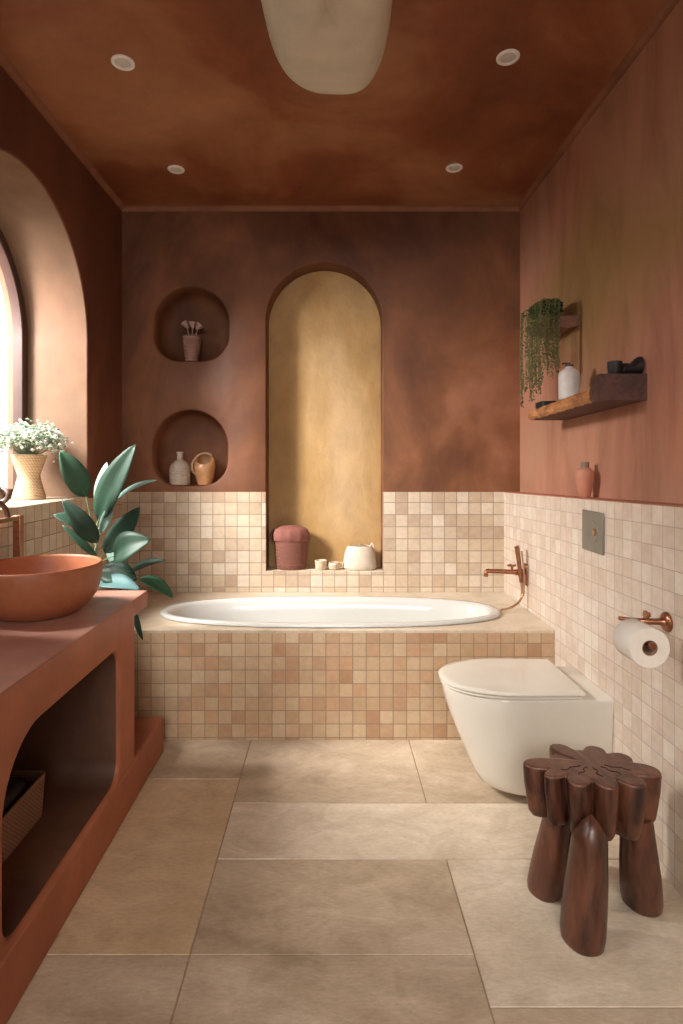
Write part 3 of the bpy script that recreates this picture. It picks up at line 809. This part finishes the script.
# flush plate
t = thing('flush_plate', 'rectangular grey metal flush plate on the right tiled wall', 'flush plate', (XT-.0005, 2.219, .984))
bm = B(); box(bm, -.008, 0, -.087, .087, -.078, .078); obj('plate', bm, grey_metal, t, bevel=.003)
for nm, r, d, m in (('ring', .045, .0095, grey_metal), ('button', .012, .013, bronze2)):
    bm = B(); lathe(bm, [(r, 0), (r, d-.001), (r-.001, d), (max(r-.006, .0005), d), (max(r-.008, .0004), d-.001 if r > .03 else d)], 40, cap0=True)
    bmesh.ops.rotate(bm, cent=(0, 0, 0), matrix=Matrix.Rotation(-PI/2, 3, 'Y'), verts=bm.verts)
    bmesh.ops.translate(bm, vec=(0, -.005 if r > .03 else -.022, 0), verts=bm.verts)
    obj(nm, bm, m, t)

# toilet paper holder and roll
t = thing('toilet_paper_holder', 'bronze toilet paper holder with round rose on the tiled wall', 'toilet paper holder', (XT-.0005, 1.735, .772))
def disc_x(bm, prof, cy=0, cz=0, cx=0, seg=32):
    b2 = B(); lathe(b2, prof, seg); bmesh.ops.rotate(b2, cent=(0, 0, 0), matrix=Matrix.Rotation(-PI/2, 3, 'Y'), verts=b2.verts)
    bmesh.ops.translate(b2, vec=(cx, cy, cz), verts=b2.verts)
    me = bpy.data.meshes.new('tmp'); b2.to_mesh(me); b2.free(); bm.from_mesh(me); bpy.data.meshes.remove(me)
bm = B(); disc_x(bm, [(.029, 0), (.029, .006), (.026, .010), (.014, .014), (.011, .022), (.001, .022)]); obj('wall_rose', bm, bronze, t)
bm = B(); tube(bm, spline([(-.015, 0, 0), (-.055, .004, 0), (-.095, .012, .002), (-.137, .020, .006)], 5), [.012, .011, .010, .010, .010, .010, .010, .009, .008, .007, .007, .0065, .006, .006, .006, .005], 12); obj('arm', bm, bronze, t)
bm = B(); tube(bm, spline([(-.100, .012, 0), (-.136, -.010, -.004), (-.139, -.035, -.018), (-.139, -.06, -.0195), (-.139, -.165, -.0195)], 6), .0065, 12)
tube(bm, [(-.139, -.164, -.0195), (-.139, -.172, -.0195)], .010, 16); obj('roll_rod', bm, bronze, t)
bm = B(); disc_x(bm, [(.001, 0), (.008, 0), (.008, .006), (.0125, .008), (.0125, .014), (.001, .014)], .004, .020, -.052, 24)
tube(bm, [(-.058, .004, .006), (-.058, .004, .022)], .005, 10); obj('knob', bm, bronze, t)
t = thing('toilet_roll', 'white toilet roll hanging on the bronze holder', 'toilet roll', (.871, 1.628, .743))
paper_w = mat_simple('white tissue paper', (.78, .71, .62), .85, nscale=60, namp=.04, bstr=.15)
bm = B()
prof = [(.0215, -.049), (.054, -.049), (.0555, -.047), (.0555, .047), (.054, .049), (.0215, .049)]
R = []
for r, y in prof+[prof[0]]: R.append([(r*math.cos(2*PI*i/56), y, r*math.sin(2*PI*i/56)) for i in range(56)])
loft(bm, R, True, False, False); obj('paper', bm, paper_w, t, angle=40)
bm = B(); R = []
for r, y in ((.0214, -.049), (.0214, .049), (.0198, .049), (.0198, -.049), (.0214, -.049)): R.append([(r*math.cos(2*PI*i/40), y, r*math.sin(2*PI*i/40)) for i in range(40)])
loft(bm, R, True, False, False); obj('cardboard_core', bm, mat_simple('cardboard', (.38, .23, .15), .8), t, angle=40)

# bath filler with hand shower
FY, FZ = 2.985, .672
t = thing('bath_filler', 'aged copper bath spout with hand shower on the right wall', 'bath tap', (XT-.0005, FY, FZ))
bm = B(); R = []
for d, s in ((0, 1), (.006, 1), (.010, .93)): R.append([(-d, y*s, z*s) for y, z in rrect(-.032, .032, -.055, .055, (.012,)*4, 4)])
loft(bm, R); obj('wall_plate', bm, bronze, t)
bm = B(); tube(bm, [(-.005, -.005, .012), (-.06, -.005, .012), (-.062, -.005, .012), (-.13, -.005, .016), (-.200, -.005, .018)], [.016, .015, .012, .012, .011], 16)
tube(bm, spline([(-.190, -.005, .020), (-.206, -.005, .014), (-.209, -.005, -.010)], 4), .0115, 14); obj('spout', bm, bronze, t)
bm = B(); tube(bm, [(-.075, -.005, .018), (-.075, -.005, .050)], .006, 10); tube(bm, [(-.098, -.005, .046), (-.054, -.005, .046)], .0055, 10); tube(bm, [(-.076, -.03, .046), (-.076, .02, .046)], .0055, 10); obj('cross_handle', bm, bronze, t)
bm = B(); tube(bm, [(-.060, -.03, .148), (-.056, -.03, .14), (-.046, -.03, .06), (-.036, -.03, -.035)], [.013, .013, .011, .009], 14)
tube(bm, [(-.03, -.02, .005), (-.045, -.028, .005)], .012, 12)
obj('hand_shower', bm, bronze, t)
bm = B(); tube(bm, spline([(-.036, -.03, -.033), (-.030, -.03, -.09), (-.045, -.04, -.125), (-.075, -.05, -.148), (-.110, -.055, -.162), (-.146, -.058, -.1675)], 7), .0055, 10)
tube(bm, [(-.040, -.05, .128), (-.030, -.05, .04), (-.026, -.05, -.02), (-.030, -.05, -.10)], .004, 8)
obj('shower_hose', bm, bronze2, t)

# ------------------------------------------------------------------ toilet
TC = 2.235
t = thing('toilet', 'white wall-hung toilet with slim closed lid by the tiled wall', 'toilet', (XT-.001, TC, 0))
def dshape(Lx, w, z, wall=0.0, n=40, fr=.48, e=2.2):
    """D outline: straight sides from the wall, round front"""
    s = Lx*(1-fr); pts = [(wall, -w*.96, z)]
    for k in range(1, 5): pts.append((-(s)*k/5, -w*(.96+.04*k/5), z))
    for k in range(n+1):
        a = -PI/2+PI*k/n; c_, s_ = math.cos(a), math.sin(a)
        pts.append((-s-(Lx-s)*abs(c_)**(2/e), w*math.copysign(abs(s_)**(2/e), s_), z))
    for k in range(4, 0, -1): pts.append((-(s)*k/5, w*(.96+.04*k/5), z))
    pts.append((wall, w*.96, z)); return pts
bm = B()
R = []
for Lx, w, z in ((.40, .120, .032), (.425, .136, .036), (.440, .144, .046), (.462, .152, .085), (.492, .160, .155), (.522, .167, .225), (.548, .172, .290), (.567, .176, .350), (.576, .177, .392), (.576, .176, .401), (.570, .172, .404)):
    R.append(dshape(Lx, w, z))
loft(bm, R); obj('toilet_bowl', bm, ceramic, t, angle=50)
def dlid(Lx, w, z, x0): 
    return [(x if x < x0 else x0, y, z_) for x, y, z_ in dshape(Lx, w, z, x0)]
bm = B(); loft(bm, [dlid(.580, .176, .4055, -.115), dlid(.584, .180, .408, -.112), dlid(.584, .180, .415, -.112), dlid(.578, .176, .417, -.115)]); obj('seat', bm, ceramic, t, angle=40)
bm = B(); loft(bm, [dlid(.580, .178, .4185, -.105), dlid(.588, .184, .4205, -.102), dlid(.588, .184, .428, -.102), dlid(.583, .181, .432, -.105), dlid(.56, .165, .434, -.12)]); obj('lid', bm, ceramic, t, angle=40)

# ------------------------------------------------------------------ carved stool
SC = Vector((.735, 1.640)); SZ = .400
t = thing('carved_stool', 'dark red-brown carved wooden stool with petal-shaped top beside the toilet', 'stool', (.735, 1.62, 0))
def S3(x, y, z): return (x-.735, y-1.62, z)
bm = B()
lobes = [((.669, 1.752), .040, .150, .55), ((.800, 1.738), .040, .120, .55), ((.546, 1.640), .040, .150, .5), ((.584, 1.574), .029, .145, .5),
         ((.646, 1.530), .038, .165, .6), ((.736, 1.512), .040, .155, .6), ((.832, 1.527), .044, .160, .6), ((.912, 1.595), .048, .150, .6), ((.868, 1.680), .042, .120, .55)]
def lobe_ring(c0, tip, w, z, sc):
    ax = (tip-c0); ln = ax.length; ax.normalize(); s = Vector((-ax.y, ax.x)); pts = []
    n = 26
    for i in range(n):
        a = 2*PI*i/n; ca, sa = math.cos(a), math.sin(a)
        # teardrop: narrow at the hub, broad at the tip
        u = ln*.5+(ln*.5)*math.copysign(abs(ca)**.8, ca); wd = w*(.30+.70*min(1, max(0, u/ln))**.9)
        u = u-(1-sc)*ln*.5*(u/ln); v = wd*sa*(.9+.1*sc)
        p = c0+ax*u+s*v; pts.append(S3(p.x, p.y, z))
    return pts
for (tx, ty), w, h, ho in lobes:
    tip = Vector((tx, ty)); R = []
    for z, sc, ww in ((SZ-.006*0, .955, .93), (SZ-.003, .985, .98), (SZ-.010, 1.0, 1.0), (SZ-h*.35, .97, .97), (SZ-h*.65, .90, .90), (SZ-h*.88, .84, .80), (SZ-h*.97, .74, .62), (SZ-h, .6, .35)):
        R.append(lobe_ring(SC, tip, w*ww, z, sc))
    loft(bm, R)
R = []
for z, r in ((SZ-.002, .86), (SZ-.004, 1), (SZ-.05, 1), (SZ-.10, .9), (SZ-.125, .6)):
    R.append([S3(SC.x+.108*r*math.cos(2*PI*i/32), SC.y+.008+.074*r*math.sin(2*PI*i/32), z) for i in range(32)])
loft(bm, R)
me = bpy.data.meshes.new('seat'); bmesh.ops.recalc_face_normals(bm, faces=bm.faces); bm.to_mesh(me); bm.free(); me.materials.append(seatwood)
o = bpy.data.objects.new('seat', me); COL.objects.link(o); o.parent = t
r = o.modifiers.new('remesh', 'REMESH'); r.mode = 'VOXEL'; r.voxel_size = .0028; r.use_smooth_shade = True
s = o.modifiers.new('smooth', 'SMOOTH'); s.factor = .5; s.iterations = 2
# fine cracks between the petals, cut as slim dark grooves standing in the top surface
bm = B()
crk = mat_simple('dark crack', (.02, .007, .004), .8)
for i, ang in enumerate((214, 241, 268, 300, 327)):
    a = math.radians(ang); pts = []
    for k in range(7):
        rr = .030+.055*k/6; aa = a+.06*math.sin(k*1.7+i*2)
        pts.append(S3(SC.x+rr*1.35*math.cos(aa), SC.y+rr*.85*math.sin(aa), SZ+.0002))
    tube(bm, spline(pts, 3), .0013, 5)
obj('crack', bm, crk, t)
def leg(bx, by, r0, tx, ty, tz, r1, pointed=False):
    bm = B(); R = []; n = 14
    for i in range(n+1):
        k = i/n; z = tz*k
        r = r0+(r1-r0)*k
        if i == 0: r *= .90
        bul = 1+.05*math.sin(k*5)
        cx = bx+(tx-bx)*k; cy = by+(ty-by)*k
        if pointed and k > .82: r *= max(.04, 1-((k-.82)/.18)**1.5)
        if not pointed and i == n: r *= .9
        R.append([S3(cx+r*bul*math.cos(2*PI*j/28)*(1+.05*math.sin(3*2*PI*j/28+k)), cy+r*bul*math.sin(2*PI*j/28), max(z, .0) + (.008 if i == 0 else 0)*0) for j in range(28)])
    # small foot rounding
    R.insert(1, [(p[0]*1.0+(q[0]-p[0])*.6, p[1]+(q[1]-p[1])*.6, .012) for p, q in zip(R[0], R[1])])
    R.insert(1, [(p[0]+(q[0]-p[0])*.85, p[1]+(q[1]-p[1])*.85, .005) for p, q in zip(R[0], R[1])])
    loft(bm, R); obj('leg', bm, stoolwood, t, angle=70)
leg(.661, 1.515, .056, .672, 1.490, .345, .043, True)
leg(.626, 1.690, .050, .662, 1.655, .275, .044)
leg(.885, 1.640, .054, .845, 1.600, .275, .044)
leg(.765, 1.770, .046, .750, 1.690, .275, .040)

# ------------------------------------------------------------------ ceiling
def downlight(x, y, label):
    t = thing('downlight', label, 'ceiling light', (x, y, ZC-.0005), group='recessed ceiling downlights')
    bm = B(); lathe(bm, [(.042, 0), (.042, -.004), (.038, -.007), (.030, -.006), (.029, -.001)], 40, cap0=False, cap1=False)
    obj('trim_ring', bm, mat_w, t)
    bm = B(); lathe(bm, [(.029, -.001), (.020, -.0035), (.001, -.004)], 32); obj('lens', bm, mat_l, t)
mat_w = mat_simple('white downlight ring', (.88, .84, .80), .5); mat_l = mat_simple('frosted lens', (.62, .62, .60), .3)
mat_simple
for x, y, lb in ((-.766, 2.146, 'white round downlight at front left of the ceiling'), (.650, 2.118, 'white round downlight at front right of the ceiling'),
                 (-.778, 2.930, 'white round downlight at back left, above the round niches'), (.624, 2.915, 'white round downlight at back right, near the right wall')):
    downlight(x, y, lb)
t = thing('pendant_lantern', 'large pebble-shaped crumpled linen pendant light hanging under the ceiling', 'pendant light', (-.011, 1.510, ZC-.001), rz=-.045)
bm = B()
R = []
for k in range(25):
    a = -PI/2+PI*k/24; rr = abs(math.cos(a))**.75
    R.append([(.178*rr*math.copysign(abs(math.cos(u))**.66, math.cos(u))*(1+.015*math.sin(3*u+5*a)), .46*rr*math.copysign(abs(math.sin(u))**.66, math.sin(u))+.0006*math.cos(u),
               -.215+.085*math.sin(a)+.006*math.sin(4*u)*rr) for u in [2*PI*q/72 for q in range(72)]])
loft(bm, R)
obj('lantern_shade', bm, paper, t, angle=180)
bm = B(); lathe(bm, [(.055, 0), (.055, -.016), (.050, -.020), (.012, -.022), (.012, -.135), (.001, -.135)], 32); obj('ceiling_canopy', bm, bronze, t)

# ------------------------------------------------------------------ daylight
w = bpy.data.worlds.new('World'); scn.world = w; w.use_nodes = True
nt = w.node_tree; bg = nt.nodes['Background']
tc = N(nt, 'ShaderNodeTexCoord'); sp = N(nt, 'ShaderNodeSeparateXYZ'); L(nt, tc.outputs['Generated'], sp.inputs[0])
L(nt, ramp(nt, math_(nt, 'ADD', math_(nt, 'MULTIPLY', sp.outputs[2], .5), .5), [(.40, (.16, .14, .12)), (.50, (.85, .90, .95)), (.9, (.8, .9, 1))]), bg.inputs[0])
bg.inputs[1].default_value = 1.6
def area(name, loc, rot, sx, sy, p, col):
    ld = bpy.data.lights.new(name, 'AREA'); ld.shape = 'RECTANGLE'; ld.size = sx; ld.size_y = sy; ld.energy = p; ld.color = col
    o = bpy.data.objects.new(name, ld); COL.objects.link(o); o.location = loc; o.rotation_euler = rot; return o
area('daylight_window_far', (-2.45, 1.75, 2.75), (0, math.radians(-64), math.radians(10)), 1.1, .55, 360, (1, .96, .91))
area('added_fill_near', (-2.45, .35, 2.75), (0, math.radians(-64), 0), 1.5, 1.8, 120, (1, .96, .91))  # fill light outside the added left window
area('added_fill_behind', (-.1, -2.6, 2.55), (math.radians(76), 0, 0), 1.9, .9, 115, (1, .95, .88))  # frontal fill light outside the added window behind the camera
vs = scn.view_settings; vs.view_transform = 'Standard'; vs.look = 'None'; vs.gamma = 1; vs.use_curve_mapping = False; vs.exposure = 0.0

cam = bpy.data.cameras.new('Camera'); co = bpy.data.objects.new('Camera', cam); COL.objects.link(co)
co.location = (0, 0, 1.25); co.rotation_euler = (PI/2, 0, 0)
cam.sensor_fit = 'AUTO'; cam.sensor_width = 36; cam.lens = 36*F0/1024
cam.shift_x = 11.5/1024; cam.shift_y = -50/1024; cam.clip_start = .02
scn.camera = co
